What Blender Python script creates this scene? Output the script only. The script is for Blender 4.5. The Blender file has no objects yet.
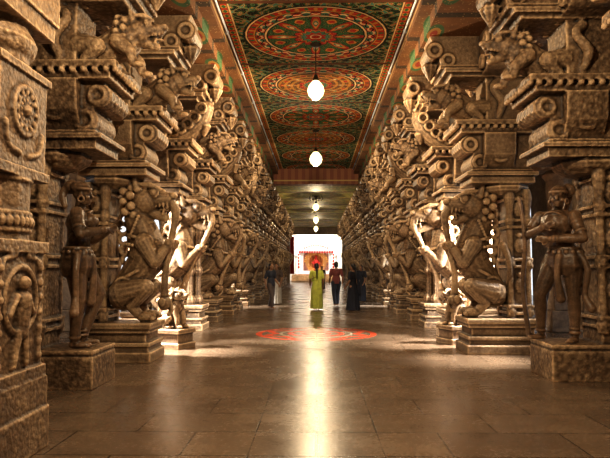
import bpy, bmesh, math, random
from mathutils import Vector, Matrix
random.seed(3)
S=bpy.context.scene
COL=S.collection
V=Vector
pi=math.pi
# ------------------------------------------------------------------ node helpers
class E:
    def __init__(s,nt,sock): s.nt=nt; s.k=sock
    def op(s,o,*a):
        n=s.nt.nodes.new('ShaderNodeMath'); n.operation=o
        for i,v in enumerate((s,)+a):
            if isinstance(v,E): s.nt.links.new(v.k,n.inputs[i])
            else: n.inputs[i].default_value=v
        return E(s.nt,n.outputs[0])
    def __add__(s,o): return s.op('ADD',o)
    def __sub__(s,o): return s.op('SUBTRACT',o)
    def __mul__(s,o): return s.op('MULTIPLY',o)
    def __truediv__(s,o): return s.op('DIVIDE',o)
    def gt(s,o): return s.op('GREATER_THAN',o)
    def lt(s,o): return s.op('LESS_THAN',o)
    def sin(s): return s.op('SINE')
    def cos(s): return s.op('COSINE')
    def abs(s): return s.op('ABSOLUTE')
    def floor(s): return s.op('FLOOR')
    def fract(s): return s.op('FRACT')
    def sqrt(s): return s.op('SQRT')
def mixc(nt,f,a,b,mode='MIX'):
    n=nt.nodes.new('ShaderNodeMix'); n.data_type='RGBA'; n.blend_type=mode
    for i,v in ((0,f),(6,a),(7,b)):
        if isinstance(v,E): nt.links.new(v.k,n.inputs[i])
        elif i==0: n.inputs[0].default_value=v
        else: n.inputs[i].default_value=(v[0],v[1],v[2],1)
    return E(nt,n.outputs[2])
def ramp(nt,f,stops):
    n=nt.nodes.new('ShaderNodeValToRGB'); nt.links.new(f.k,n.inputs[0])
    el=n.color_ramp.elements
    while len(el)<len(stops): el.new(.5)
    for e,(p,c) in zip(el,stops): e.position=p; e.color=(c[0],c[1],c[2],1)
    return E(nt,n.outputs[0])
def newmat(name,rough=.8,col=(.5,.5,.5),metal=0):
    m=bpy.data.materials.new(name); m.use_nodes=True
    nt=m.node_tree; b=nt.nodes['Principled BSDF']
    b.inputs['Roughness'].default_value=rough; b.inputs['Metallic'].default_value=metal
    b.inputs['Base Color'].default_value=(*col,1)
    return m,nt,b
def wpos(nt):
    g=nt.nodes.new('ShaderNodeNewGeometry'); return E(nt,g.outputs['Position']),E(nt,g.outputs['Pointiness'])
def sep(nt,v):
    n=nt.nodes.new('ShaderNodeSeparateXYZ'); nt.links.new(v.k,n.inputs[0]); return [E(nt,o) for o in n.outputs]
def noise(nt,v,sc,det=4,rough=.6,out='Fac'):
    n=nt.nodes.new('ShaderNodeTexNoise'); nt.links.new(v.k,n.inputs['Vector'])
    n.inputs['Scale'].default_value=sc; n.inputs['Detail'].default_value=det; n.inputs['Roughness'].default_value=rough
    return E(nt,n.outputs[out])
def voro(nt,v,sc,feat='F1',out='Distance'):
    n=nt.nodes.new('ShaderNodeTexVoronoi'); nt.links.new(v.k,n.inputs['Vector']); n.feature=feat
    n.inputs['Scale'].default_value=sc; return E(nt,n.outputs[out])
def bump(nt,b,h,strength,dist):
    n=nt.nodes.new('ShaderNodeBump'); nt.links.new(h.k,n.inputs['Height'])
    n.inputs['Strength'].default_value=strength; n.inputs['Distance'].default_value=dist
    nt.links.new(n.outputs[0],b.inputs['Normal'])
def setc(nt,b,c): nt.links.new(c.k,b.inputs['Base Color'])

def stone(name,light,mid,dark,bs=.55,carve=26,rough=.48,vf=.35):
    m,nt,b=newmat(name,rough)
    p,pt=wpos(nt)
    n1=noise(nt,p,1.3,6,.7); n2=noise(nt,p,15,5,.75)
    c=ramp(nt,n1*.65+n2*.35,[(.36,dark),(.48,mid),(.62,light)])
    cav_shade=ramp(nt,pt,[(.44,(.02,.014,.009)),(.493,(.42,.36,.31)),(.54,(1.5,1.44,1.35))])  # crevice shade painted into the stone colour by pointiness, edges lightened
    c=mixc(nt,1.0,c,cav_shade,'MULTIPLY')
    v=voro(nt,p,carve); 
    vm=ramp(nt,v,[(.0,(1.2,1.2,1.2)),(.7,(.35,.3,.25))])
    c=mixc(nt,vf,c,vm,'MULTIPLY')
    setc(nt,b,c)
    h=(v*-.5)+(n2*.5)+(noise(nt,p,70,3)*.25)
    bump(nt,b,h,bs,.035)
    return m
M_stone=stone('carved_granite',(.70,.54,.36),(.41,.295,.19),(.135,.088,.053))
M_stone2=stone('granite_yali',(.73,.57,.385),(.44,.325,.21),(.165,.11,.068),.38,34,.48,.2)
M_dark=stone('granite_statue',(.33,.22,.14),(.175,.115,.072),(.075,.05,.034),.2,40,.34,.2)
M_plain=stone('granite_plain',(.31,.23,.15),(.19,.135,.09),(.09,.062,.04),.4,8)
# ------------------------------------------------------------------ mesh helpers
def zto(d):
    return V((0,0,1)).rotation_difference(V(d).normalized()).to_matrix().to_4x4()
def box(bm,x0,x1,y0,y1,z0,z1):
    r=bmesh.ops.create_cube(bm,size=1,matrix=Matrix.Translation(((x0+x1)/2,(y0+y1)/2,(z0+z1)/2))@Matrix.Diagonal((abs(x1-x0),abs(y1-y0),abs(z1-z0),1)))
    return r
def ell(bm,c,r,rot=None,sub=2):
    m=Matrix.Translation(c)
    if rot is not None: m=m@rot
    if not isinstance(r,(tuple,list)): r=(r,r,r)
    bmesh.ops.create_icosphere(bm,subdivisions=sub,radius=1,matrix=m@Matrix.Diagonal((*r,1)))
def cap(bm,p0,p1,r0,r1,seg=14):
    p0=V(p0);p1=V(p1);d=p1-p0
    if d.length<1e-5: return
    bmesh.ops.create_cone(bm,cap_ends=True,segments=seg,radius1=r0,radius2=r1,depth=d.length,matrix=Matrix.Translation((p0+p1)/2)@zto(d))
    ell(bm,p0,r0); ell(bm,p1,r1)
def smoothpts(pts,rad,n=5):
    P=[V(p) for p in pts]; out=[];ro=[]
    for i in range(len(P)-1):
        a=P[max(i-1,0)];b=P[i];c=P[i+1];d=P[min(i+2,len(P)-1)]
        for k in range(n):
            t=k/n
            out.append(.5*((2*b)+(c-a)*t+(2*a-5*b+4*c-d)*t*t+(3*b-a-3*c+d)*t**3)); ro.append(rad[i]*(1-t)+rad[i+1]*t)
    out.append(P[-1]);ro.append(rad[-1]); return out,ro
def chain(bm,pts,rad,sm=0):
    if sm: pts,rad=smoothpts(pts,rad,sm)
    for i in range(len(pts)-1): cap(bm,pts[i],pts[i+1],rad[i],rad[i+1])
def lathe(bm,prof,c=(0,0,0),seg=24,rot=None,flute=0,fn=12,sy=1):
    m=Matrix.Translation(c)
    if rot is not None: m=m@rot
    rings=[]
    for r,z in prof:
        rings.append([bm.verts.new(m@V((r*(1+flute*math.cos(fn*2*pi*i/seg))*math.cos(2*pi*i/seg),sy*r*(1+flute*math.cos(fn*2*pi*i/seg))*math.sin(2*pi*i/seg),z))) for i in range(seg)])
    for a,b in zip(rings,rings[1:]):
        for i in range(seg): bm.faces.new((a[i],a[(i+1)%seg],b[(i+1)%seg],b[i]))
    bm.faces.new(rings[0][::-1]); bm.faces.new(rings[-1])
def prism(bm,pts,w0,w1,axis='y'):
    def f(a,z,w): return V((a,w,z)) if axis=='y' else V((w,a,z))
    A=[bm.verts.new(f(a,z,w0)) for a,z in pts]; B=[bm.verts.new(f(a,z,w1)) for a,z in pts]
    bm.faces.new(A); bm.faces.new(B[::-1]); n=len(pts)
    for i in range(n): bm.faces.new((A[i],B[i],B[(i+1)%n],A[(i+1)%n]))
def torus(bm,c,R,r,rot=None,seg=28,sy=1,ms=8,a0=0,a1=2*pi):
    m=Matrix.Translation(c)
    if rot is not None: m=m@rot
    full=abs(a1-a0-2*pi)<1e-4; n=seg if full else seg+1; rings=[]
    for i in range(n):
        a=a0+(a1-a0)*i/seg
        rings.append([bm.verts.new(m@V(((R+r*math.cos(2*pi*j/ms))*math.cos(a),sy*(R+r*math.cos(2*pi*j/ms))*math.sin(a),r*math.sin(2*pi*j/ms)))) for j in range(ms)])
    for i in range(n if full else n-1):
        A=rings[i];B=rings[(i+1)%n]
        for j in range(ms): bm.faces.new((A[j],B[j],B[(j+1)%ms],A[(j+1)%ms]))
    if not full: bm.faces.new(rings[0]); bm.faces.new(rings[-1][::-1])
RX=lambda a:Matrix.Rotation(a,4,'X'); RY=lambda a:Matrix.Rotation(a,4,'Y'); RZ=lambda a:Matrix.Rotation(a,4,'Z')
tex_v=bpy.data.textures.new('carve','VORONOI'); tex_v.noise_scale=.085
tex_c=bpy.data.textures.new('erode','CLOUDS'); tex_c.noise_scale=.07; tex_c.noise_depth=3
def mesh_from(bm,name,mats,voxel=None,disp=0,dispc=0,smooth=0,shade=True,bevel=0):
    bmesh.ops.recalc_face_normals(bm,faces=bm.faces)
    me=bpy.data.meshes.new(name); bm.to_mesh(me); bm.free()
    if voxel or bevel:
        ob=bpy.data.objects.new('tmp',me); COL.objects.link(ob)
        if voxel:
            r=ob.modifiers.new('r','REMESH'); r.mode='VOXEL'; r.voxel_size=voxel
        if bevel:
            r=ob.modifiers.new('b','BEVEL'); r.width=bevel; r.segments=2
        if disp:
            d=ob.modifiers.new('d','DISPLACE'); d.texture=tex_v; d.strength=-disp; d.mid_level=.4
        if dispc:
            d=ob.modifiers.new('d','DISPLACE'); d.texture=tex_c; d.strength=dispc; d.mid_level=.5
        if smooth:
            s=ob.modifiers.new('s','SMOOTH'); s.iterations=smooth; s.factor=.5
        bpy.context.view_layer.update()
        dg=bpy.context.evaluated_depsgraph_get()
        m2=bpy.data.meshes.new_from_object(ob.evaluated_get(dg)); m2.name=name
        bpy.data.objects.remove(ob); bpy.data.meshes.remove(me); me=m2
    me.materials.clear()
    for m in mats: me.materials.append(m)
    if shade: me.polygons.foreach_set('use_smooth',[True]*len(me.polygons))
    return me
def obj(name,me,loc=(0,0,0),rz=0,parent=None,scale=1):
    o=bpy.data.objects.new(name,me); COL.objects.link(o); o.location=loc; o.rotation_euler=(0,0,rz); o.scale=(scale,)*3
    if parent: o.parent=parent
    return o
def joinmesh(name,parts):
    bm=bmesh.new(); mats=[]
    for me,mt in parts:
        if mt not in mats: mats.append(mt)
        k=mats.index(mt); n0=len(bm.faces); bm.from_mesh(me); bm.faces.ensure_lookup_table()
        for f in bm.faces[n0:]: f.material_index=k; f.smooth=True
    out=bpy.data.meshes.new(name); bm.to_mesh(out); bm.free()
    for m in mats: out.materials.append(m)
    return out
# ------------------------------------------------------------------ human figure
def figure(bm,J,r=1.0,handdirs=None,feet=True):
    g=lambda k:V(J[k])
    hd=g('hd'); yaw=J.get('yaw',0); R=RZ(yaw)
    def H(x,y,z): return hd+(R@V((x,y,z)))
    ell(bm,H(0,-.005,.03),(.076,.096,.1),R,3); ell(bm,H(0,.022,-.05),(.055,.064,.062),R,3)
    cap(bm,H(0,.085,.015),H(0,.108,-.02),.011,.017)
    ell(bm,H(0,.082,-.055),(.026,.014,.007),R); ell(bm,H(0,.080,-.068),(.022,.014,.007),R)
    ell(bm,H(0,.068,-.092),(.02,.018,.016),R)
    for s in (-1,1):
        ell(bm,H(s*.078,-.005,-.005),(.012,.02,.034),R)
        ell(bm,H(s*.032,.083,.033),(.024,.010,.006),R)
        ell(bm,H(s*.045,.06,-.03),(.024,.022,.02),R)
    cap(bm,g('nck'),H(0,-.015,-.05),.056,.05)
    cap(bm,g('nck')+V((0,0,-.03)),g('chs'),.075,.13*r)
    ell(bm,g('chs'),(.165*r,.115*r,.16)); ell(bm,g('wst'),(.125*r,.095*r,.14)); ell(bm,g('pel'),(.17*r,.125*r,.14))
    chain(bm,[g('chs'),g('wst'),g('pel')],[.115*r,.095*r,.12*r])
    for s in 'LR':
        sg=1 if s=='L' else -1
        cap(bm,g('nck')+V((0,0,-.04)),g('s'+s),.05,.06)
        chain(bm,[g('s'+s),(g('s'+s)+g('e'+s))/2,g('e'+s)],[.06*r,.052*r,.042*r])
        chain(bm,[g('e'+s),g('e'+s).lerp(g('w'+s),.3),g('w'+s)],[.042*r,.044*r,.028*r])
        w=g('w'+s); d=(handdirs or {}).get(s) or (w-g('e'+s)); d=V(d).normalized()
        pn=V(J.get('pn'+s,(-sg,0,0))).normalized(); pn=(pn-d*pn.dot(d)).normalized()
        sd=d.cross(pn)*(-sg)
        B=Matrix((sd,pn,d)).transposed().to_4x4()
        ell(bm,w+d*.045,(.038,.016,.05),B); cap(bm,w-d*.01,w+d*.02,.026,.024)
        for i,(o,l) in enumerate(zip((.030,.010,-.010,-.029),(.070,.080,.074,.058))):
            a=w+d*.082+sd*o; b=a+d*l*.5+pn*l*.10; c=b+d*l*.38+pn*l*.32
            chain(bm,[a-d*.012,b,c],[.0100,.009,.0075])
        a=w+d*.025+sd*.03; chain(bm,[a,a+sd*.026+d*.026+pn*.008,a+sd*.032+d*.058+pn*.014],[.013,.011,.009])
        chain(bm,[g('h'+s),g('h'+s).lerp(g('k'+s),.4),g('k'+s)],[.1*r,.088*r,.06*r])
        k,a=g('k'+s),g('a'+s)
        chain(bm,[k,k.lerp(a,.3)+V((0,-.012,0)),a],[.058*r,.058*r,.036*r])
        if feet:
            fd=V(J.get('f'+s,(0,1,0))).normalized()
            Rf=Matrix.Rotation(math.atan2(fd.y,fd.x)-pi/2,4,'Z')
            ell(bm,a+fd*.06+V((0,0,-.045)),(.042,.12,.032),Rf); ell(bm,a+V((0,0,-.04))-fd*.02,(.036,.045,.04),Rf)
            for i in range(5):
                q=a+fd*(.165-.012*abs(i-1.2))+V((-fd.y,fd.x,0))*(.032-.016*i)*sg+V((0,0,-.062)); ell(bm,q,(.011,.011,.012))
base=dict(pel=(0,0,.93),wst=(0,0,1.1),chs=(0,0,1.29),nck=(0,-.01,1.44),hd=(0,.015,1.585),
 sL=(.185,0,1.39),eL=(.235,-.04,1.11),wL=(.23,.06,.88),sR=(-.185,0,1.39),eR=(-.235,-.04,1.11),wR=(-.23,.06,.88),
 hL=(.09,0,.9),kL=(.09,.02,.5),aL=(.09,0,.085),hR=(-.09,0,.9),kR=(-.09,.02,.5),aR=(-.09,0,.085))

def jewels(bm,J,crown=True):
    g=lambda k:V(J[k]); hd=g('hd')
    for s in 'LR':
        sg=1 if s=='L' else -1
        for t in (.35,.8):
            p=g('s'+s).lerp(g('e'+s),t*.9); torus(bm,p,.056,.014,zto(g('e'+s)-g('s'+s)))
        for t in (.8,.9): torus(bm,g('e'+s).lerp(g('w'+s),t),.036,.01,zto(g('w'+s)-g('e'+s)))
        torus(bm,g('a'+s)+V((0,0,.03)),.05,.014); torus(bm,g('a'+s)+V((0,0,.075)),.05,.01)
        torus(bm,hd+V((sg*.095,0,-.05)),.03,.012,RY(pi/2))
        for k in range(6):
            torus(bm,g('h'+s).lerp(g('k'+s),.15+.14*k),.102-.006*k,.009,zto(g('k'+s)-g('h'+s)))
    torus(bm,g('nck')+V((0,.01,-.03)),.075,.014,RX(.25)); torus(bm,g('chs')+V((0,.03,.06)),.11,.012,RX(.7))
    torus(bm,g('chs')+V((0,.035,-.0)),.12,.014,RX(.9))
    for q in range(16):
        a=2*pi*q/16; ell(bm,g('pel')+V((.18*math.cos(a),.145*math.sin(a),.05)),.022)
    torus(bm,g('pel')+V((0,0,.09)),.155,.02,sy=.8); torus(bm,g('pel')+V((0,0,-.01)),.185,.02,sy=.78)
    chain(bm,[g('pel')+V((0,.14,.0)),g('pel')+V((.02,.17,-.2)),g('pel')+V((0,.14,-.45))],[.045,.035,.055],3)
    for sg in (-1,1):
        chain(bm,[g('pel')+V((sg*.17,.03,.03)),g('pel')+V((sg*.25,.03,-.15)),g('pel')+V((sg*.21,.03,-.4)),g('pel')+V((sg*.28,.03,-.55))],[.04,.033,.03,.05],3)
    if crown:
        lathe(bm,[(.088,0),(.1,.02),(.09,.05),(.105,.07),(.088,.1),(.092,.14),(.07,.17),(.072,.2),(.045,.24),(.03,.27),(.012,.31)],hd+V((0,-.01,.055)),20,flute=.05,fn=5)
    else:
        ell(bm,hd+V((0,-.02,.07)),(.09,.1,.075)); ell(bm,hd+V((-.06,-.12,.09)),(.085,.075,.08)); torus(bm,hd+V((0,0,.06)),.085,.016)
        chain(bm,[hd+V((-.06,-.12,.09)),hd+V((-.03,-.2,.02)),hd+V((0,-.17,-.12))],[.06,.04,.03],3)

def statue(J,crown,bow=False,female=False):
    bm=bmesh.new(); figure(bm,J,1.2,None,True); jewels(bm,J,crown)
    if female:
        for s in (-1,1): ell(bm,V(J['chs'])+V((s*.08,.1,.02)),(.078,.078,.078))
    p=V(J['pel']); lathe(bm,[(.17,.08),(.20,0),(.21,-.1),(.17,-.2)],p,24,flute=.04,fn=8,sy=.8)
    if bow:
        chain(bm,[(.33,.12,.05),(.38,.14,.6),(.33,.16,1.1),(.4,.14,1.6)],[.03,.026,.026,.02],5)
    return mesh_from(bm,'statue',[M_dark],.011,smooth=1,dispc=.004)
# ------------------------------------------------------------------ lions / yali
def mane(bm,c,R,n,r,ax=(1,0,0),rings=3):
    q=zto(ax)
    for ring,(rr,off,k) in enumerate(((R,0,n),(R*1.02,-r*1.7,n),(R*.85,-r*3.2,n-2))[:rings]):
        for i in range(k):
            a=2*pi*(i+.5*ring)/k
            p=V(c)+(q@V((rr*math.cos(a),rr*math.sin(a),off))); ell(bm,p,r*random.uniform(.85,1.1),sub=2)
def lionhead(bm,c,s,up=0.):
    c=V(c); R=RY(-up)
    def P(x,y,z): return c+(R@V((x*s,y*s,z*s)))
    ell(bm,P(0,0,0),(.19*s,.18*s,.19*s),R,3)
    cap(bm,P(.1,0,.02),P(.29,0,.03),.13*s,.09*s); ell(bm,P(.36,0,.07),(.06*s,.075*s,.05*s),R)
    cap(bm,P(.05,0,-.13),P(.26,0,-.21),.08*s,.055*s)
    ell(bm,P(.27,0,-.11),(.1*s,.045*s,.018*s),R)
    for q in (-1,1):
        ell(bm,P(.14,q*.11,.1),.055*s); torus(bm,P(.14,q*.12,.1),.055*s,.016*s,RX(pi/2))
        chain(bm,[P(.22,q*.1,.14),P(.1,q*.13,.19),P(-.05,q*.15,.2)],[.025*s,.04*s,.02*s])
        cap(bm,P(-.06,q*.14,.14),P(-.1,q*.17,.28),.05*s,.02*s)
        cap(bm,P(.3,q*.06,-.02),P(.31,q*.06,-.11),.022*s,.006*s); cap(bm,P(.25,q*.05,-.16),P(.26,q*.055,-.08),.02*s,.006*s)
        for i in range(4): cap(bm,P(.12+.045*i,q*.08,-.04),P(.12+.045*i,q*.08,-.08),.016*s,.01*s)
def yali(bm,dx=0,lean=0):
    def P(x,y,z): return (x+lean*(z-1.0)+dx,y,z)
    chain(bm,[P(.18,0,1.05),P(.34,0,1.35),P(.56,0,1.68),P(.50,0,2.08),P(.36,0,2.38),P(.42,0,2.6)],[.27,.25,.31,.25,.2,.21],5)
    lionhead(bm,P(.50,0,2.62),1.32,.0)
    mane(bm,P(.34,0,2.60),.28,10,.07,(1,0,.1),2)
    for t in range(7):
        z=2.66-.17*t; torus(bm,P(.14+.03*abs(t-3),0,z),.09,.04,RX(pi/2),16)
    for s in (-1,1):
        torus(bm,P(.24,s*.25,1.2),.14,.028,RX(pi/2),20); torus(bm,P(.60,s*.26,1.92),.11,.026,RX(pi/2),20)
        for t in range(8): ell(bm,P(.46-.02*t,s*.22,2.35-.05*t),.03)
    torus(bm,P(.52,0,1.98),.285,.03,RY(.25)); torus(bm,P(.40,0,1.42),.27,.03,RY(-.5))
    for i in range(18):
        a=2*pi*i/18; ell(bm,P(.54+.31*math.cos(a),.31*math.sin(a),1.84-.06*math.cos(a)),.034)
    for s in (-1,1):
        chain(bm,[P(.20,s*.18,1.08),P(.60,s*.24,1.18),P(.38,s*.24,.88),P(.50,s*.21,.74)],[.23,.15,.09,.08]); ell(bm,P(.60,s*.21,.71),(.15,.10,.085))
        for k in (-1,0,1): ell(bm,P(.72,s*.21+k*.05,.69),(.045,.027,.04))
        chain(bm,[P(.56,s*.22,1.92),P(.76,s*.28,1.60),P(.92,s*.2,1.84)],[.16,.11,.07]); ell(bm,P(.96,s*.18,1.90),(.085,.08,.09))
        for k in (-1,0,1): ell(bm,P(1.02,s*.18+k*.04,1.94),(.035,.022,.04))
    chain(bm,[P(.92,0,2.62),P(1.02,0,2.45),P(.99,0,2.15),P(.92,0,1.8),P(.86,0,1.4),P(.86,0,1.05)],[.09,.075,.055,.05,.055,.07],4)
    ell(bm,P(.86,0,.92),(.12,.11,.13)); chain(bm,[P(.93,0,.95),P(.98,0,.82),P(.93,0,.72)],[.05,.035,.03],3)
    for s in (-1,1): ell(bm,P(.84,s*.11,.94),(.06,.025,.08))
    chain(bm,[P(.1,0,1.0),(.0,.22,1.2),(.02,.36,1.6),(.12,.34,1.9)],[.07,.05,.045,.07],4)
def seated_lion(bm,s=1):
    def P(x,y,z): return (x*s,y*s,z*s)
    chain(bm,[P(-.15,0,.15),P(-.05,0,.3),P(.07,0,.45)],[.15*s,.15*s,.14*s],3)
    lionhead(bm,P(.1,0,.6),.62*s); mane(bm,P(.04,0,.58),.15*s,9,.045*s)
    for q in (-1,1):
        chain(bm,[P(.1,q*.1,.4),P(.17,q*.1,.2),P(.17,q*.1,.05)],[.07*s,.05*s,.045*s]); ell(bm,P(.21,q*.1,.04),(.08*s,.05*s,.04*s))
        chain(bm,[P(-.12,q*.12,.16),P(.02,q*.17,.2),P(-.08,q*.17,.06)],[.1*s,.07*s,.045*s]); ell(bm,P(0,q*.17,.04),(.09*s,.045*s,.04*s))
    chain(bm,[P(-.28,0,.08),P(-.36,0,.25),P(-.28,0,.42),P(-.34,0,.52)],[.035*s,.03*s,.03*s,.05*s],4)
def corbel_lion(bm):
    chain(bm,[(.25,0,4.40),(.55,0,4.38),(.85,0,4.52),(.98,0,4.62)],[.25,.2,.24,.18],4)
    lionhead(bm,(1.07,0,4.66),.95); mane(bm,(.92,0,4.62),.22,11,.055,(1,0,0),2)
    for s in (-1,1):
        chain(bm,[(.84,s*.18,4.48),(1.02,s*.21,4.32),(1.06,s*.21,4.18)],[.12,.08,.06]); ell(bm,(1.12,s*.21,4.16),(.1,.065,.05))
        chain(bm,[(.35,s*.2,4.4),(.60,s*.28,4.38),(.45,s*.27,4.2)],[.17,.12,.07]); ell(bm,(.55,s*.27,4.16),(.11,.065,.05))
        chain(bm,[(.15,s*.3,4.2),(.1,s*.42,4.45),(.25,s*.4,4.7),(.15,s*.34,4.85)],[.06,.07,.06,.08],4)
def arc(cx,cz,r,a0,a1,n=7): return [(cx+r*math.cos(a0+(a1-a0)*i/n),cz+r*math.sin(a0+(a1-a0)*i/n)) for i in range(n+1)]
def corbels(bm,leaf=False):
    lathe(bm,[(.30,2.80),(.42,2.88),(.46,2.95),(.40,3.0)],(0.0,0,0),8,RZ(pi/8))
    box(bm,-.45,.68,-.43,.43,3.0,3.10); box(bm,-.5,.76,-.48,.48,3.13,3.2); box(bm,-.42,.66,-.42,.42,3.05,3.25)
    prism(bm,[(-.4,3.2),(.45,3.2)]+arc(.50,3.38,.17,-pi/2,pi*.2)+[(.60,3.55)]+arc(.68,3.70,.16,-pi*.4,pi*.4)+[(.66,3.88),(-.4,3.88)],-.36,.36)
    prism(bm,[(-.55,3.88),(-.5,3.5),(-.3,3.2),(.3,3.2),(.5,3.5),(.55,3.88)],-.1,.45,'x')
    for s in (-1,1):
        torus(bm,(.50,s*.36,3.38),.11,.04,RX(pi/2)); torus(bm,(.66,s*.36,3.70),.10,.04,RX(pi/2)); torus(bm,(.15,s*.42,3.55),.15,.045,RX(pi/2)); ell(bm,(.15,s*.42,3.55),.07)
    for i in range(5): torus(bm,(.82,-.28+.14*i,3.70),.06,.025,RY(pi/2))
    box(bm,-.5,.86,-.5,.5,3.88,3.97); box(bm,-.46,.8,-.46,.46,3.96,4.04); box(bm,-.55,.95,-.55,.55,4.03,4.11)
    for i in range(9): ell(bm,(.93,-.5+.125*i,3.99),.045)
    for i in range(9): 
        for s in (-1,1): ell(bm,(-.3+.14*i,s*.53,3.99),.045)
    box(bm,-.42,.36,-.34,.34,4.1,5.0); 
    if leaf: # pendant leaf bracket variant instead of a lion
        chain(bm,[(.2,0,4.25),(.6,0,4.3),(.95,0,4.55),(1.1,0,4.85)],[.26,.24,.2,.18],5)
        for k in range(6):
            for s in (-1,1): torus(bm,(.35+.14*k,s*.23,4.3+.02*k*k),.10,.035,RX(pi/2),16)
        for k in range(7): ell(bm,(.4+.13*k,0,4.52+.028*k*k*.5),(.08,.1,.08))
        lathe(bm,[(.02,-.3),(.07,-.22),(.14,-.08),(.10,.0),(.14,.08),(.1,.16)],(1.08,0,4.55),14)
    else: corbel_lion(bm)
    box(bm,-.5,1.12,-.5,.5,4.98,5.06); box(bm,-.45,1.0,-.42,.42,4.92,4.99); box(bm,-.5,1.2,-.45,.45,5.05,5.13)
    prism(bm,[(-.5,5.1),(.85,5.1)]+arc(1.02,5.26,.15,-pi/2,pi*.15)+arc(1.26,5.44,.17,-pi*.45,pi*.4)+[(1.36,5.72),(-.5,5.72)],-.3,.3)
    for s in (-1,1):
        prism(bm,[(s*.2,4.9),(s*.45,4.95)]+[(s*a,z) for a,z in arc(.62,5.12,.15,-pi/2,pi*.1)]+[(s*a,z) for a,z in arc(.9,5.42,.17,-pi*.45,pi*.3)]+[(s*1.0,5.72),(s*.2,5.72)],-.25,.45,'x')
        torus(bm,(.5,s*.62,5.12),.09,.04,RY(pi/2)); torus(bm,(.5,s*.9,5.42),.1,.04,RY(pi/2))
        lathe(bm,[(.02,-.26),(.06,-.2),(.12,-.1),(.10,-.03),(.06,0),(.09,.06),(.05,.12)],(.2,s*.98,5.3),12)
        torus(bm,(1.02,s*.3,5.26),.1,.035,RX(pi/2)); torus(bm,(1.26,s*.3,5.44),.11,.04,RX(pi/2))
    lathe(bm,[(.015,-.34),(.05,-.28),(.13,-.14),(.15,-.07),(.10,-.02),(.07,.03),(.12,.09),(.08,.16)],(1.30,0,5.3),16,flute=.08,fn=8)
def plinth(bm,x1=.75,h=.62,w=.46,plain=False):
    if plain:
        box(bm,-.5,x1,-w,w,0,.40); box(bm,-.46,x1-.04,-w+.03,w-.03,.38,.45); box(bm,-.5,x1-.0,-w,w,.43,h-.14); return
    box(bm,-.5,x1,-w,w,0,.16); box(bm,-.44,x1-.05,-w+.05,w-.05,.14,.26); box(bm,-.48,x1-.02,-w+.02,w-.02,.25,.31)
    box(bm,-.40,x1-.10,-w+.09,w-.09,.29,.47); box(bm,-.46,x1-.03,-w+.03,w-.03,.46,.53); box(bm,-.5,x1,-w,w,.53,h)
def core(bm,x1):
    box(bm,-.36,x1,-.3,.3,.4,2.85)
    for z in (.68,.8,1.5,1.62,2.2,2.32,2.7): box(bm,-.41,x1+.04,-.35,.35,z,z+.05)
    for s in (-1,1):
        for xx in (-.33,x1-.03):
            lathe(bm,[(.07,.62),(.09,.75),(.055,.85),(.055,1.45),(.09,1.55),(.09,1.6),(.055,1.7),(.055,2.2),(.09,2.35),(.06,2.45),(.1,2.75),(.07,2.9)],(xx,s*.28,0),12)
        for z in (1.2,1.9,2.55):
            ell(bm,((x1-.36)/2,s*.31,z),(.09,.05,.14)); ell(bm,((x1-.36)/2,s*.32,z+.18),.05)
VX=.0165
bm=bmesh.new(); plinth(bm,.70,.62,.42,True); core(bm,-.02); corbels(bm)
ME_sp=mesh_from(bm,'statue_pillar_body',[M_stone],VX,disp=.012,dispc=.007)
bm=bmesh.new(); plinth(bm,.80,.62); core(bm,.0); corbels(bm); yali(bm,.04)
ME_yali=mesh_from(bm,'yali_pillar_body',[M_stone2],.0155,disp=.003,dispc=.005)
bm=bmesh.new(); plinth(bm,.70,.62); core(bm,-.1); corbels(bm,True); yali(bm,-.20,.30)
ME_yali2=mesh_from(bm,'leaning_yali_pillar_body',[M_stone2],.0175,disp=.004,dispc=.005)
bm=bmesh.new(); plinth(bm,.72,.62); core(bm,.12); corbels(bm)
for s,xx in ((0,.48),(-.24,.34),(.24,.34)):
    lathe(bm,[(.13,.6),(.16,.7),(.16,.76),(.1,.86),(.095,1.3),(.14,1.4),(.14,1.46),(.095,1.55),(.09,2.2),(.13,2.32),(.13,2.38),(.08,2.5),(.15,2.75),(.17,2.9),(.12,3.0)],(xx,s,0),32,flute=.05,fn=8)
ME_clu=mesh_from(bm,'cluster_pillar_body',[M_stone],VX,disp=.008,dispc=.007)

# near plain pillar
bm=bmesh.new()
box(bm,-.46,.46,-.46,.46,0,.35); box(bm,-.44,.44,-.44,.44,.35,.6); box(bm,-.40,.40,-.40,.40,.6,1.7)
box(bm,-.43,.43,-.43,.43,1.62,1.72); box(bm,-.43,.43,-.43,.43,.6,.7)
lathe(bm,[(.42,1.7),(.42,2.25)],(0,0,0),16,RZ(pi/16))
for z in (1.80,1.93): torus(bm,(0,0,z),.415,.025,seg=32)
for i in range(44):
    a=2*pi*i/44; ell(bm,(.425*math.cos(a),.425*math.sin(a),1.865),(.035,.035,.05))
torus(bm,(0,0,2.2),.415,.022,seg=32)
box(bm,-.395,.395,-.395,.395,2.25,3.1); box(bm,-.42,.42,-.42,.42,2.22,2.3); box(bm,-.42,.42,-.42,.42,3.05,3.12)
lathe(bm,[(.38,3.1),(.38,3.2),(.42,3.25),(.44,3.32),(.41,3.38),(.38,3.42),(.4,3.5)],(0,0,0),32)
box(bm,-.43,.43,-.43,.43,3.46,3.6); box(bm,-.46,.46,-.46,.46,3.6,4.0); box(bm,-.55,.55,-.55,.55,4.0,4.14); box(bm,-.5,.5,-.5,.5,4.14,5.0)
box(bm,-.6,.85,-.6,.6,5.0,5.12); box(bm,-.5,.95,-.8,.8,5.12,5.72)
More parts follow.
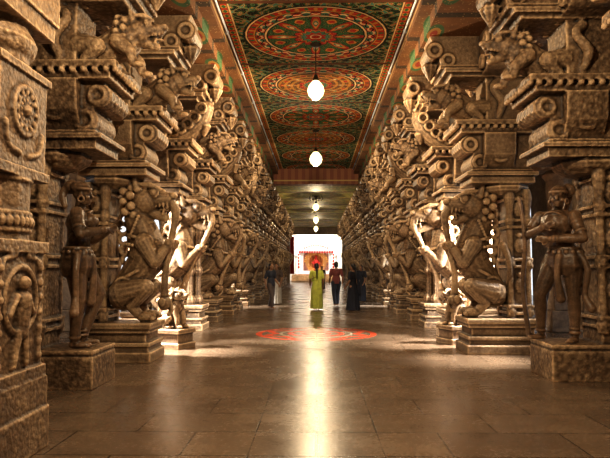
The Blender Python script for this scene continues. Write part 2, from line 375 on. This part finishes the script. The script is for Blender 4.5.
for side in range(4):
    R=RZ(side*pi/2)
    def T(x,y,z): return R@V((x,y,z))
    Q=R@RX(pi/2)
    torus(bm,T(0,-.395,2.75),.19,.03,Q,32); torus(bm,T(0,-.395,2.75),.12,.02,Q,32); ell(bm,T(0,-.395,2.75),.06)
    for i in range(12):
        a=2*pi*i/12; ell(bm,T(.155*math.cos(a),-.4,2.75+.155*math.sin(a)),.03)
        ell(bm,T(.085*math.cos(a),-.4,2.75+.085*math.sin(a)),.022)
    torus(bm,T(0,-.4,1.25),.26,.03,Q,24)
    cap(bm,T(0,-.4,1.0),T(0,-.42,1.25),.07,.08); ell(bm,T(0,-.43,1.38),.06)
    for s in (-1,1):
        cap(bm,T(s*.05,-.41,1.0),T(s*.1,-.41,.75),.045,.03); cap(bm,T(s*.08,-.42,1.28),T(s*.18,-.42,1.15),.03,.025)
        cap(bm,T(s*.32,-.39,.75),T(s*.32,-.39,1.55),.035,.03)
        for k in range(7): ell(bm,T(s*.32,-.40,.78+.12*k),.04)
        chain(bm,[T(s*.08,-.395,2.4),T(s*.25,-.395,2.45),T(s*.3,-.395,2.6)],[.03,.025,.03],3)
        chain(bm,[T(s*.1,-.4,1.6),T(s*.25,-.4,1.57),T(s*.3,-.4,1.5)],[.03,.025,.03],3)
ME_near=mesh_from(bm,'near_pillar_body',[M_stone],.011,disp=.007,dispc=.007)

PX=3.42
def root(name,loc,rz):
    e=bpy.data.objects.new(name,None); COL.objects.link(e); e.location=loc; e.rotation_euler=(0,0,rz); e.empty_display_size=.3; return e
obj('carved_square_pillar',ME_near,(-2.72,4.68,0))
JL=dict(base); JL.update(pel=(.07,0,.93),wst=(.0,0,1.1),chs=(-.05,.01,1.29),nck=(-.03,0,1.44),hd=(.02,.03,1.58),
 sL=(.15,0,1.38),eL=(.30,.06,1.16),wL=(.13,.29,1.22),sR=(-.22,0,1.37),eR=(-.28,.10,1.12),wR=(-.1,.34,1.26),
 hL=(.14,0,.9),kL=(.15,.04,.5),aL=(.09,0,.085),hR=(-.05,0,.9),kR=(-.1,.20,.55),aR=(-.02,.06,.1),fR=(-.4,1,0),pnL=(-1,.2,0),pnR=(1,.2,0))
JR=dict(base); JR.update(pel=(-.05,0,.93),wst=(.0,0,1.1),chs=(.04,.01,1.29),nck=(.03,0,1.44),hd=(.0,.03,1.58),yaw=.3,
 sL=(.23,0,1.38),eL=(.33,.12,1.17),wL=(.07,.23,1.25),sR=(-.16,0,1.37),eR=(-.29,.1,1.12),wR=(0,.24,1.12),
 hL=(.06,0,.9),kL=(.19,.12,.52),aL=(.24,.02,.09),hR=(-.13,0,.9),kR=(-.14,.03,.5),aR=(-.13,0,.085),fL=(.5,1,0),pnL=(0,-1,0),pnR=(0,-1,0))
e=root('statue_pillar',(-PX-.03,7.85,0),0)
obj('pillar',ME_sp,parent=e)
obj('statue_figure',statue(JL,False,False,True),(.36,-.10,.475),-1.35,e,1.25)
e=root('statue_pillar',(3.82,8.5,0),pi)
obj('pillar',ME_sp,parent=e)
obj('statue_figure',statue(JR,False,True,False),(.40,.05,.475),-pi/2+.75,e,1.27)
def row(kinds,y0,dy,s):
    y=y0;i=0
    while y<57.5:
        k=kinds[i] if i<len(kinds) else random.choice('ylc')
        me={'y':ME_yali,'l':ME_yali2,'c':ME_clu}[k]
        obj('cluster_pillar' if k=='c' else 'yali_pillar',me,(s*PX,y,0),0 if s<0 else pi); i+=1; y+=dy
row(['y','l','c','l','y','l','c','l','y','c'],10.0,2.4,-1)
row(['y','l','c','l','y','c','l','c','l','y'],11.0,2.3,1)
obj('cluster_pillar',ME_clu,(PX+.5,5.6,0),pi); obj('cluster_pillar',ME_clu,(PX+.5,2.6,0),pi); obj('cluster_pillar',ME_clu,(-PX,1.8,0),0)
bm=bmesh.new(); box(bm,-.3,.33,-.28,.28,0,.1); box(bm,-.26,.29,-.24,.24,.1,.28); box(bm,-.3,.33,-.28,.28,.28,.36)
b2=bmesh.new(); seated_lion(b2,1.0); bmesh.ops.translate(b2,verts=b2.verts,vec=(0,0,.355)); tm=bpy.data.meshes.new('t'); b2.to_mesh(tm); b2.free(); bm.from_mesh(tm)
ME_sl=mesh_from(bm,'seated_lion',[M_stone2],.012,dispc=.005)
obj('seated_lion_statue',ME_sl,(-2.72,11.45,0),-.4); obj('seated_lion_statue',ME_sl,(2.85,12.25,0),pi+.4)
# second row, plain columns
bm=bmesh.new(); box(bm,-.4,.4,-.4,.4,0,.5); box(bm,-.3,.3,-.3,.3,.5,1.2); lathe(bm,[(.3,1.2),(.3,2.0)],seg=16); box(bm,-.3,.3,-.3,.3,2.0,2.7); lathe(bm,[(.28,2.7),(.3,3.6),(.4,3.75),(.3,3.85)],seg=16); box(bm,-.5,.5,-.5,.5,3.85,4.1)
prism(bm,[(-.9,4.8),(-.8,4.5),(-.3,4.1),(.3,4.1),(.8,4.5),(.9,4.8)],-.3,.3,'x'); box(bm,-.4,.4,-1,1,4.8,5.72)
ME_out=mesh_from(bm,'plain_pillar',[M_plain],bevel=.02,shade=False)
for s in (-1,1):
    for yy in (3.0,8.2,14.6,19.8,27.4,32.2,37,41.8,46.6,51.4,56.2):
        obj('plain_stone_pillar',ME_out,(s*5.9,yy,0))
# ------------------------------------------------------------------ shell
def boxobj(name,mat,*bx):
    bm=bmesh.new()
    for b in bx: box(bm,*b)
    me=mesh_from(bm,name,[mat],shade=False); return obj(name,me)
m,nt,b=newmat('polished_stone_floor',.3)
p,_=wpos(nt); x,y,z=sep(nt,p)
br=nt.nodes.new('ShaderNodeTexBrick'); nt.links.new(p.k,br.inputs['Vector']); br.inputs['Scale'].default_value=1; br.offset=.5
br.inputs['Brick Width'].default_value=1.1; br.inputs['Row Height'].default_value=.7; br.inputs['Mortar Size'].default_value=.009
br.inputs['Color1'].default_value=(.20,.145,.10,1); br.inputs['Color2'].default_value=(.165,.118,.082,1); br.inputs['Mortar'].default_value=(.06,.042,.028,1)
n1=noise(nt,p,1.1,6,.7); n2=noise(nt,p,25,4,.7)
c=mixc(nt,.9,E(nt,br.outputs['Color']),ramp(nt,n1*.6+n2*.4,[(.32,(.5,.46,.43)),(.66,(1.4,1.35,1.28))]),'MULTIPLY')
def kol(c,cy,k,f):
    yy=y-cy
    rr=((x*x)+(yy*yy)).sqrt(); th=yy.op('ARCTAN2',x); pet=rr+((th*8).cos()*.12*k)
    msk=((pet-1.08*k).abs().lt(.09)).op('MAXIMUM',(rr-.62*k).abs().lt(.07)).op('MAXIMUM',(rr-.3*k).abs().lt(.07)).op('MAXIMUM',(rr-1.38*k).abs().lt(.07))
    c=mixc(nt,msk*f,c,(.62,.085,.035)); return mixc(nt,((rr-.85*k).abs().lt(.035))*f*.6,c,(.6,.5,.35))
c=kol(c,13.9,.95,.95); c=kol(c,27.0,.9,.7)
dash=(x.abs().lt(.02))*((y*2.2).fract().lt(.6))
c=mixc(nt,dash*.95,c,(.012,.009,.006))
c=mixc(nt,((x.abs()-.55).abs().lt(.006))*.6,c,(.04,.025,.015))
setc(nt,b,c)
rg=(n1*.22)+(n2*.14)+.08; nt.links.new(rg.k,b.inputs['Roughness'])
b.inputs['Specular IOR Level'].default_value=.38
bump(nt,b,(E(nt,br.outputs['Fac'])*-.5)+(n2*.3)+(n1*.3),.24,.02)
boxobj('floor',m,(-12,12,-8,80,-.2,0))

def painted(name,period,cy,dim=1.0):
    m,nt,b=newmat(name,.85); b.inputs['Specular IOR Level'].default_value=.15
    p,_=wpos(nt); x,y,z=sep(nt,p)
    v=(y-cy)/period+.5; idx=v.floor(); fv=((v-idx)-.5)*period
    r0=((x*x)+(fv*fv)).sqrt(); th=fv.op('ARCTAN2',x)
    r=r0+(noise(nt,p,9,2)-.5)*.03
    alt=((idx*.5).fract()).gt(.25)
    alt3=((idx/3.0).fract()).gt(.5)
    dk=(.014,.022,.012); gr=(.06,.18,.06); rd=(.50,.04,.018); oc=(.64,.31,.06); te=(.09,.27,.18); cr=(.85,.65,.34)
    def lobes(n,amp,ph=0): return ((th*n)+ph).cos()*amp
    vd=voro(nt,p,7.5); ve=voro(nt,p,19); vf=voro(nt,p,30)
    c=mixc(nt,vd.lt(.50),dk,gr); c=mixc(nt,vd.lt(.37),c,dk); c=mixc(nt,vd.lt(.32),c,mixc(nt,(vd*40).sin().gt(0),oc,te)); c=mixc(nt,vd.lt(.18),c,rd); c=mixc(nt,vd.lt(.08),c,cr)
    sc=((x.abs()*11+(y*8).sin()*1.6).sin()*((y*10)+(x*7).sin()).cos())
    c=mixc(nt,(sc.abs()).lt(.10),c,te); c=mixc(nt,((sc.abs()-.14).abs()).lt(.035),c,oc)
    gnd=mixc(nt,alt,gr,mixc(nt,alt3,(.22,.10,.03),te)) 
    med=mixc(nt,ve.lt(.20),gnd,oc); med=mixc(nt,ve.lt(.10),med,rd); med=mixc(nt,(ve-.42).abs().lt(.06),med,dk)
    inw=r.lt(1.0)
    leaf=lobes(8,1.0)-((r-.66).abs()*1.6)
    med=mixc(nt,leaf.gt(.30)*inw,med,dk); med=mixc(nt,leaf.gt(.38)*inw,med,rd); med=mixc(nt,leaf.gt(.62)*inw,med,oc); med=mixc(nt,leaf.gt(.78)*inw,med,te); med=mixc(nt,leaf.gt(.9)*inw,med,cr)
    leaf2=lobes(8,1.0,pi)-((r-.80).abs()*4.5)
    med=mixc(nt,leaf2.gt(.35)*inw,med,dk); med=mixc(nt,leaf2.gt(.45)*inw,med,oc); med=mixc(nt,leaf2.gt(.7)*inw,med,rd)
    spiral=((r*38)+(th*3)).sin()
    med=mixc(nt,alt*(spiral.gt(.1))*(r.lt(.98))*.75,med,mixc(nt,alt3,oc,gr))
    med=mixc(nt,alt*(spiral.abs().lt(.12))*(r.lt(.98))*.8,med,dk)
    for R_,n_,a_,cc in ((.42,8,.05,dk),(.40,8,.05,rd),(.33,16,.03,oc),(.30,16,.03,dk),(.28,16,.03,te),(.2,8,.03,rd),(.12,1,0,cr),(.09,1,0,rd)):
        med=mixc(nt,(r+lobes(n_,a_)).lt(R_),med,cc)
    def ring(a,bb,cc):
        nonlocal med
        med=mixc(nt,r.gt(a)*r.lt(bb),med,cc)
    ring(.97,1.0,dk); ring(1.0,1.04,cr); ring(1.04,1.06,dk)
    band=mixc(nt,lobes(20,1).gt(-.2),te,rd); band=mixc(nt,((r-1.14)+lobes(20,.05)).abs().lt(.022),band,cr); band=mixc(nt,((r-1.14)-lobes(20,.05)).abs().lt(.018),band,dk)
    ring(1.06,1.22,band); ring(1.22,1.235,dk); ring(1.235,1.265,oc)
    ring(1.265,1.38,mixc(nt,((th*48).cos()-((r-1.32).abs()*14)).gt(.0),rd,mixc(nt,(th*24).cos().gt(0),gr,oc)))
    ring(1.38,1.395,dk); ring(1.395,1.43,cr); ring(1.43,1.48,dk)
    c=mixc(nt,r.lt(1.48),c,med)
    c=mixc(nt,vf.lt(.13),c,cr)
    ax=x.abs()
    c=mixc(nt,ax.gt(1.56),c,(.10,.035,.015)); c=mixc(nt,(ax-1.66).abs().lt(.06),c,mixc(nt,((y*5).fract()-.5).abs().lt(.3),rd,oc)); c=mixc(nt,((ax-1.66).abs()+((y*5).fract()-.5).abs()*.12).lt(.045),c,gr); c=mixc(nt,(ax-1.575).abs().lt(.015),c,cr)
    cb=(fv.abs()).gt(period/2-.06); c=mixc(nt,cb,c,(.16,.06,.02))
    n=noise(nt,p,3,5,.7); c=mixc(nt,.8,c,ramp(nt,n,[(.3,(.55*dim,.53*dim,.48*dim)),(.7,(1.2*dim,1.17*dim,1.1*dim))]),'MULTIPLY')
    setc(nt,b,c); bump(nt,b,noise(nt,p,30,3),.2,.01)
    return m
M_ceil=painted('painted_ceiling_mandalas',3.25,11.95,1.22) 
boxobj('ceiling',M_ceil,(-1.95,1.95,-8,28.6,6.2,6.4))
m,nt,b=newmat('ochre_painted_ceiling',.6); p,_=wpos(nt); x,y,z=sep(nt,p)
vd=voro(nt,p,3.2); c=mixc(nt,vd.lt(.5),(.28,.28,.08),(.55,.46,.14)); c=mixc(nt,vd.lt(.2),c,(.35,.09,.03)); c=mixc(nt,(y*.31).fract().lt(.12),c,(.12,.05,.02)); setc(nt,b,c)
boxobj('ceiling_far',m,(-2.3,2.3,28.6,61,5.62,5.8))
m,nt,b=newmat('red_ochre_beam',.6); p,_=wpos(nt); x,y,z=sep(nt,p)
c=mixc(nt,((x*3).fract().gt(.5)),(.24,.07,.03),(.32,.12,.045)); c=mixc(nt,(z-5.62).abs().lt(.03),c,(.55,.38,.13)); setc(nt,b,c)
boxobj('ceiling_cross_beam',m,(-2.0,2.0,28.1,28.7,5.45,6.19))
m,nt,b=newmat('painted_beam',.75); p,_=wpos(nt); x,y,z=sep(nt,p)
u=(y*.62).fract(); c=mixc(nt,u.gt(.12),(.06,.035,.015),(.24,.10,.03))
dd=(((u-.56)*1.6)*((u-.56)*1.6)+((x.abs()-2.12)*(x.abs()-2.12))*6).sqrt()
c=mixc(nt,dd.lt(.42),c,(.07,.16,.06)); c=mixc(nt,dd.lt(.28),c,(.52,.26,.06)); c=mixc(nt,dd.lt(.16),c,(.38,.05,.02))
c=mixc(nt,voro(nt,p,16).lt(.2),c,(.5,.33,.13)); c=mixc(nt,(z-6.05).abs().lt(.03),c,(.6,.4,.18))
c=mixc(nt,.7,c,ramp(nt,noise(nt,p,4,4),[(.3,(.5,.5,.5)),(.7,(1.1,1.1,1.1))]),'MULTIPLY'); setc(nt,b,c)
for s,nm in ((-1,'left'),(1,'right')):
    boxobj('ceiling_beam_'+nm,m,*[(s*1.78,s*2.6,-8,61,5.92,6.21),(s*2.0,s*4.4,-8,61,5.70,5.94)])
    mm,_,_=newmat('white_conduit',.4,(.75,.85,.95))
    bm=bmesh.new(); chain(bm,[(s*1.74,-7,6.13),(s*1.74,28,6.13)],[.022,.022])
    for k in range(14): box(bm,s*1.78,s*1.715,-6+2.5*k,-5.95+2.5*k,6.10,6.16)
    obj('conduit_pipe',mesh_from(bm,'conduit',[mm]))
    boxobj('ceiling_side_'+nm,M_plain,(s*4.3,s*8,-8,61,5.70,5.95))
    W=[(s*7.5,s*7.9,-8,9.2,0,5.7),(s*7.5,s*7.9,13.6,21,0,5.7),(s*7.5,s*7.9,34,44,0,5.7),(s*7.5,s*7.9,50,61,0,5.7),(s*7.5,s*7.9,9.2,13.6,4.2,5.7),(s*7.5,s*7.9,21,34,4.0,5.7),(s*7.5,s*7.9,44,50,4.0,5.7)]
    boxobj('wall_'+nm,M_plain,*W)
boxobj('wall_back',M_plain,(-8,8,-8.3,-8,0,6.4))
boxobj('wall_far',M_plain,(-8,-2.65,61,61.5,0,6.4),(2.65,8,61,61.5,0,6.4),(-2.65,2.65,61,61.5,4.9,6.4))
boxobj('roof_slab',M_plain,(-8,8,-8.3,61.5,6.42,6.6))
# ------------------------------------------------------------------ far shrine hall
M_cream,_,_=newmat('cream_plaster',.7,(.85,.78,.66)); M_red,_,_=newmat('red_cloth',.8,(.50,.03,.02)); M_gold,_,_=newmat('brass',.45,(.70,.36,.10),.5); M_org,_,_=newmat('orange_cloth',.8,(.70,.27,.10))
M_pink,_,_=newmat('pink_cloth',.8,(.75,.42,.34))
boxobj('wall_shrine',M_cream,(-6,6,72,72.4,0,7))
M_white,_,_=newmat('white_plaster',.7,(.8,.78,.74))
bm=bmesh.new()
for k in range(5): box(bm,-2.6,2.6,63.4+.35*k,66,0,.16*(k+1))
obj('shrine_steps',mesh_from(bm,'shrine_steps',[M_stone2],shade=False))
bm=bmesh.new(); box(bm,-2.4,2.4,66.2,70,0,.85); box(bm,-1.9,1.9,67.0,70,.85,1.2)
for s in (-1,1):
    lathe(bm,[(.22,1),(.26,1.1),(.16,1.25),(.15,2.9),(.25,3.05),(.3,3.2)],(s*1.6,68,0),16)
    lathe(bm,[(.16,.85),(.2,.95),(.12,1.1),(.11,2.6),(.2,2.75),(.24,2.9),(.05,3.2)],(s*2.2,66.8,0),16)
box(bm,-1.95,1.95,67.6,69.5,3.2,3.5)
prism(bm,[(-1.8,3.5),(-1.4,3.9),(-1.0,4.0),(-.6,4.4),(0,4.7),(.6,4.4),(1.0,4.0),(1.4,3.9),(1.8,3.5)],67.8,69.2)
me1=mesh_from(bm,'shrine_body',[M_white],shade=False)
bm=bmesh.new()
for R in (1.15,1.0,.85): torus(bm,(0,67.9,2.2),R,.05,RX(pi/2),32)
for k in range(19):
    a=pi*k/18; ell(bm,(1.28*math.cos(a),67.9,2.2+1.28*math.sin(a)),.09)
me3=mesh_from(bm,'shrine_arch',[M_gold])
bm=bmesh.new() 
lathe(bm,[(.38,1.2),(.28,1.7),(.24,2.0),(.28,2.3),(.12,2.45)],(0,68.2,0),24,flute=.06,fn=6); ell(bm,(0,68.2,2.6),(.15,.15,.18)); lathe(bm,[(.14,2.7),(.1,2.85),(.02,3.05)],(0,68.2,0))
for s in (-1,1): chain(bm,[(s*.26,68.2,2.25),(s*.42,68.0,2.0),(s*.22,67.9,1.95)],[.08,.07,.05])
for s in (-1,1):
    for k in range(5): ell(bm,(s*1.95,67.75,3.0-.35*k),(.11,.06,.16))
for k in range(14):
    ell(bm,(-1.82+.28*k,67.55,3.30),(.13,.04,.14))
for k in range(11): ell(bm,(-1.3+.26*k,67.7,3.75+.3*math.cos((k-5)*.3)),(.07,.04,.09))
box(bm,-2.3,2.3,66.14,66.2,.45,.82)
me2=mesh_from(bm,'shrine_idol',[M_red])
N=40
def curtain(name,x0,x1,yy,z0,z1,mat,parent=None):
    bm=bmesh.new(); vs=[]
    for i in range(N+1):
        xx=x0+(x1-x0)*i/N; y_=yy+.06*math.sin(i*1.3); vs.append((bm.verts.new((xx,y_,z0)),bm.verts.new((xx,y_,z1))))
    for a,c2 in zip(vs,vs[1:]): bm.faces.new((a[0],c2[0],c2[1],a[1]))
    return obj(name,mesh_from(bm,name,[mat]),parent=parent)
e=root('shrine',(0,0,0),0)
obj('pavilion',me1,parent=e); obj('idol',me2,parent=e); obj('arch',me3,parent=e)
curtain('backcloth',-.85,.85,68.9,1.2,3.2,M_org,e); curtain('side_cloth_1',-1.45,-.86,68.85,1.2,3.2,M_pink,e); curtain('side_cloth_2',.86,1.45,68.85,1.2,3.2,M_pink,e)
curtain('red_curtain',-2.62,-2.2,60.7,.9,4.7,M_red)
# ------------------------------------------------------------------ hanging lamps
m,nt,b=newmat('lamp_glass',.2,(1,.9,.7)); b.inputs['Emission Color'].default_value=(1,.85,.45,1); b.inputs['Emission Strength'].default_value=2.6; M_bulb=m
M_iron,_,_=newmat('dark_iron',.5,(.05,.04,.03),.6)
LC=(1,.79,.51)
def lamp(y,z,top,power,r=.15,ornate=False,x=0):
    e=root('hanging_lamp',(x,y,0),0)
    bm=bmesh.new(); lathe(bm,[(.02,top-.06),(.1,top-.04),(.12,top)],seg=20); chain(bm,[(0,0,top-.05),(0,0,z+r+.08)],[.012,.012]); lathe(bm,[(.03,z+r*1.9),(.05,z+r*1.6),(.07,z+r*1.2),(.08,z+r*.9),(.06,z+r*.85)],seg=20)
    if ornate:
        for k in range(6):
            a=k*pi/3; c_,s_=math.cos(a),math.sin(a)
            chain(bm,[(0,0,z+.55),(.25*c_,.25*s_,z+.75),(.38*c_,.38*s_,z+.5),(.3*c_,.3*s_,z+.4)],[.02,.02,.02,.03],4)
        lathe(bm,[(.03,z+1.0),(.15,z+.9),(.05,z+.8),(.12,z+.6),(.04,z+.45)],seg=16)
    obj('bracket',mesh_from(bm,'lamp_bracket',[M_iron]),parent=e)
    bm=bmesh.new(); lathe(bm,[(r*.1,-r*1.05),(r*.5,-r*.92),(r*.85,-r*.55),(r,-.0),(r*.88,r*.5),(r*.6,r*.9),(r*.4,r*1.15)],(0,0,z),24); obj('globe',mesh_from(bm,'lamp_globe',[M_bulb]),parent=e)
    l=bpy.data.lights.new('bulb_light','POINT'); l.energy=power; l.color=LC; l.shadow_soft_size=.01
    o=bpy.data.objects.new('bulb_light',l); COL.objects.link(o); o.location=(0,0,z-r-.03); o.parent=e
for yy,pw,r in ((-3.8,500,.15),(4.4,660,.15),(12.35,620,.18),(20.3,380,.22)): lamp(yy,5.2,6.2,pw,r)  # first two are unseen, added for camera-side light by continuing the row
lamp(34,4.95,5.62,230,.18,True); lamp(42.5,4.9,5.62,200,.2); lamp(52,4.9,5.62,200,.2)
# ------------------------------------------------------------------ daylight
def spot(name,loc,tgt,e,size,col=(1,.96,.9),soft=.4,blend=.8):
    l=bpy.data.lights.new(name,'SPOT'); l.energy=e; l.spot_size=size; l.spot_blend=blend; l.color=col; l.shadow_soft_size=soft
    o=bpy.data.objects.new(name,l); COL.objects.link(o); o.location=loc; o.rotation_euler=(V(tgt)-V(loc)).to_track_quat('-Z','Y').to_euler(); return o
def area(name,loc,tgt,e,sx,sy,col=(1,.97,.92)):
    l=bpy.data.lights.new(name,'AREA'); l.shape='RECTANGLE'; l.size=sx; l.size_y=sy; l.energy=e; l.color=col
    o=bpy.data.objects.new(name,l); COL.objects.link(o); o.location=loc; o.rotation_euler=(V(tgt)-V(loc)).to_track_quat('-Z','Y').to_euler(); return o
spot('daylight_shaft',(-6.4,10.9,5.5),(-2.55,10.9,0),20000,.34)
spot('daylight_shaft',(6.6,9.9,5.5),(2.6,9.95,0),10000,.28)
spot('daylight_shaft',(6.6,12.1,5.5),(2.4,12.0,0),18000,.34)
spot('daylight_shaft',(-5.2,10.9,3.0),(-3.0,12.5,1.7),4500,.95)
spot('daylight_shaft',(5.2,11.6,3.0),(3.0,13.4,1.7),4500,.95)
spot('daylight_shaft',(-6.5,22.5,5),(-2.8,23.5,0),7000,.5)
spot('daylight_shaft',(6.5,24,5),(2.8,24.5,.3),11000,.5,(.85,.93,1))
area('daylight_shrine',(0,64.5,6.8),(0,67.5,1),620,5,3,(1,.93,.82))
area('daylight_shrine',(0,71.0,5.5),(0,72,2.5),700,5,.5,(1,.95,.86))
w=bpy.data.worlds.new('W'); S.world=w; w.use_nodes=True; bg=w.node_tree.nodes['Background']; bg.inputs[0].default_value=(.9,.95,1,1); bg.inputs[1].default_value=1.2
# ------------------------------------------------------------------ people
M_skin,_,_=newmat('brown_skin',.55,(.30,.16,.09)); M_hair,_,_=newmat('black_hair',.45,(.012,.01,.009)); M_eye,_,_=newmat('eye_white',.3,(.8,.78,.72))
def cloth(name,c,c2=None):
    m,nt,b=newmat(name,.8); p,_=wpos(nt); n=noise(nt,p,9,3); k=ramp(nt,n,[(.35,tuple(v*.7 for v in c)),(.65,c)]); setc(nt,b,k); return m
def person(name,loc,rz,h,kind,top,bottom,stride=.12,longhair=True):
    J=dict(base); st=stride
    J.update(kL=(.09,.05+st*.6,.5),aL=(.09,st,.085),kR=(-.09,.03-st*.2,.5),aR=(-.09,-st,.10),
      eL=(.24,-.06-st*.3,1.11),wL=(.23,.02-st*.5,.87),eR=(-.24,-.04+st*.3,1.11),wR=(-.22,.10+st*.8,.90))
    bm=bmesh.new(); figure(bm,J,.93); parts=[(mesh_from(bm,'b',[],.0075,smooth=1),M_skin)]
    hd=V(J['hd']); bm=bmesh.new()
    ell(bm,hd+V((0,-.028,.048)),(.088,.094,.096),sub=3); ell(bm,hd+V((0,-.06,-.02)),(.076,.055,.08),sub=3)
    if longhair: ell(bm,hd+V((0,-.115,.0)),(.05,.045,.05)); chain(bm,[hd+V((0,-.11,-.02)),hd+V((0,-.135,-.2)),hd+V((0,-.14,-.45))],[.035,.032,.014],3)
    for s in (-1,1): cap(bm,hd+V((s*.018,.094,.05)),hd+V((s*.048,.082,.052)),.005,.003)
    parts.append((mesh_from(bm,'h',[],.008,smooth=1),M_hair))
    bm=bmesh.new()
    for s in (-1,1): ell(bm,hd+V((s*.032,.087,.03)),(.013,.008,.008))
    parts.append((mesh_from(bm,'e',[]),M_eye))
    bm=bmesh.new()
    for s in (-1,1): ell(bm,hd+V((s*.032,.0945,.03)),.0045)
    parts.append((mesh_from(bm,'e2',[]),M_hair))
    bm=bmesh.new()
    ell(bm,J['chs'],(.172,.125,.17),sub=3); ell(bm,J['wst'],(.14,.108,.15),sub=3)
    for s in 'LR':
        a,b_=V(J['s'+s]),V(J['e'+s]); cap(bm,a,a.lerp(b_,.75),.072,.062); cap(bm,V(J['nck'])+V((0,0,-.07)),a,.07,.07)
    if kind!='sari' : 
        lathe(bm,[(.17,.86),(.168,1.0),(.15,1.12)],seg=28,sy=.78)
    parts.append((mesh_from(bm,'t',[],.011,smooth=2),top))
    bm=bmesh.new()
    if kind in('sari','dhoti'):
        seg=48; rings=[]
        for k in range(15):
            t=k/14; z=1.06-t*(1.0); rx=.14+.06*min(1,t*3)+.03*t; ry=.11+.045*min(1,t*3)+(.05+abs(st)*.7)*t
            rings.append([bm.verts.new(((rx*(1+.05*t*math.sin(11*a+2*t)))*math.cos(a),ry*(1+.07*t*math.sin(13*a-t))*math.sin(a),z)) for a in [2*pi*q/seg for q in range(seg)]])
        for A,B in zip(rings,rings[1:]):
            for q in range(seg): bm.faces.new((A[q],A[(q+1)%seg],B[(q+1)%seg],B[q]))
        bm.faces.new(rings[0]); bm.faces.new(rings[-1][::-1])
        if kind!='dhoti':
            pts=[(-.13,.10,1.05),(-.04,.135,1.18),(.08,.12,1.34),(.14,.02,1.45),(.12,-.10,1.36),(.1,-.15,1.1),(.1,-.19,.8),(.1,-.2,.6)]
            P,_r=smoothpts(pts,[.05]*8,4)
            for a_,b_ in zip(P,P[1:]):
                for o in (-.05,-.02,.02,.05): cap(bm,a_+V((o,0,-o*.3)),b_+V((o,0,-o*.3)),.022,.022,8)
    else:
        for s in 'LR':
            chain(bm,[J['h'+s],J['k'+s],V(J['a'+s])+V((0,0,.03))],[.115,.082,.068])
        ell(bm,J['pel'],(.172,.13,.13),sub=3)
    parts.append((mesh_from(bm,'s',[],.011,smooth=1),bottom))
    me=joinmesh(name,parts)
    return obj(name,me,loc,rz,None,h/1.69)
Yg=cloth('yellow_green_silk',(.60,.66,.12)); Bk=cloth('black_silk',(.012,.012,.02)); Wh=cloth('white_cotton',(.5,.47,.42)); Rd=cloth('maroon_cotton',(.22,.06,.055)); Nv=cloth('navy_cotton',(.03,.033,.05)); Gy=cloth('brown_cotton',(.11,.08,.07))
person('woman_in_yellow_sari',(0.02,21.7,0),.1,1.64,'sari',Yg,Yg,.14)
person('man_in_maroon_shirt',(.80,24.0,0),.2,1.72,'shirt',Rd,Nv,.16,False)
person('woman_in_black_sari',(1.27,20.7,0),.9,1.62,'sari',Bk,Bk,.08)
person('man_in_dark_shirt',(-1.68,22.4,0),-2.2,1.65,'shirt',Nv,Gy,.14,False)
person('man_in_grey_dhoti',(-1.62,24.6,0),3.0,1.66,'dhoti',Gy,Wh,.1,False)
person('woman_in_navy_sari',(1.98,26.5,0),2.6,1.6,'sari',Nv,Nv,.08)
person('woman_in_brown_sari',(.40,41,0),3.1,1.6,'sari',Gy,Gy,.05)
# ------------------------------------------------------------------ camera
cd=bpy.data.cameras.new('camera'); cam=bpy.data.objects.new('camera',cd); COL.objects.link(cam); S.camera=cam
cd.lens=36*600/610; cd.sensor_width=36; cd.clip_end=300
cam.location=(0,0,1.5)
pitch=math.atan(39/600); yaw=math.atan(11/600)
cam.rotation_euler=(pi/2+pitch,0,yaw)
S.view_settings.view_transform='Standard'; S.view_settings.look='None'; S.view_settings.exposure=0.15; S.view_settings.gamma=.84
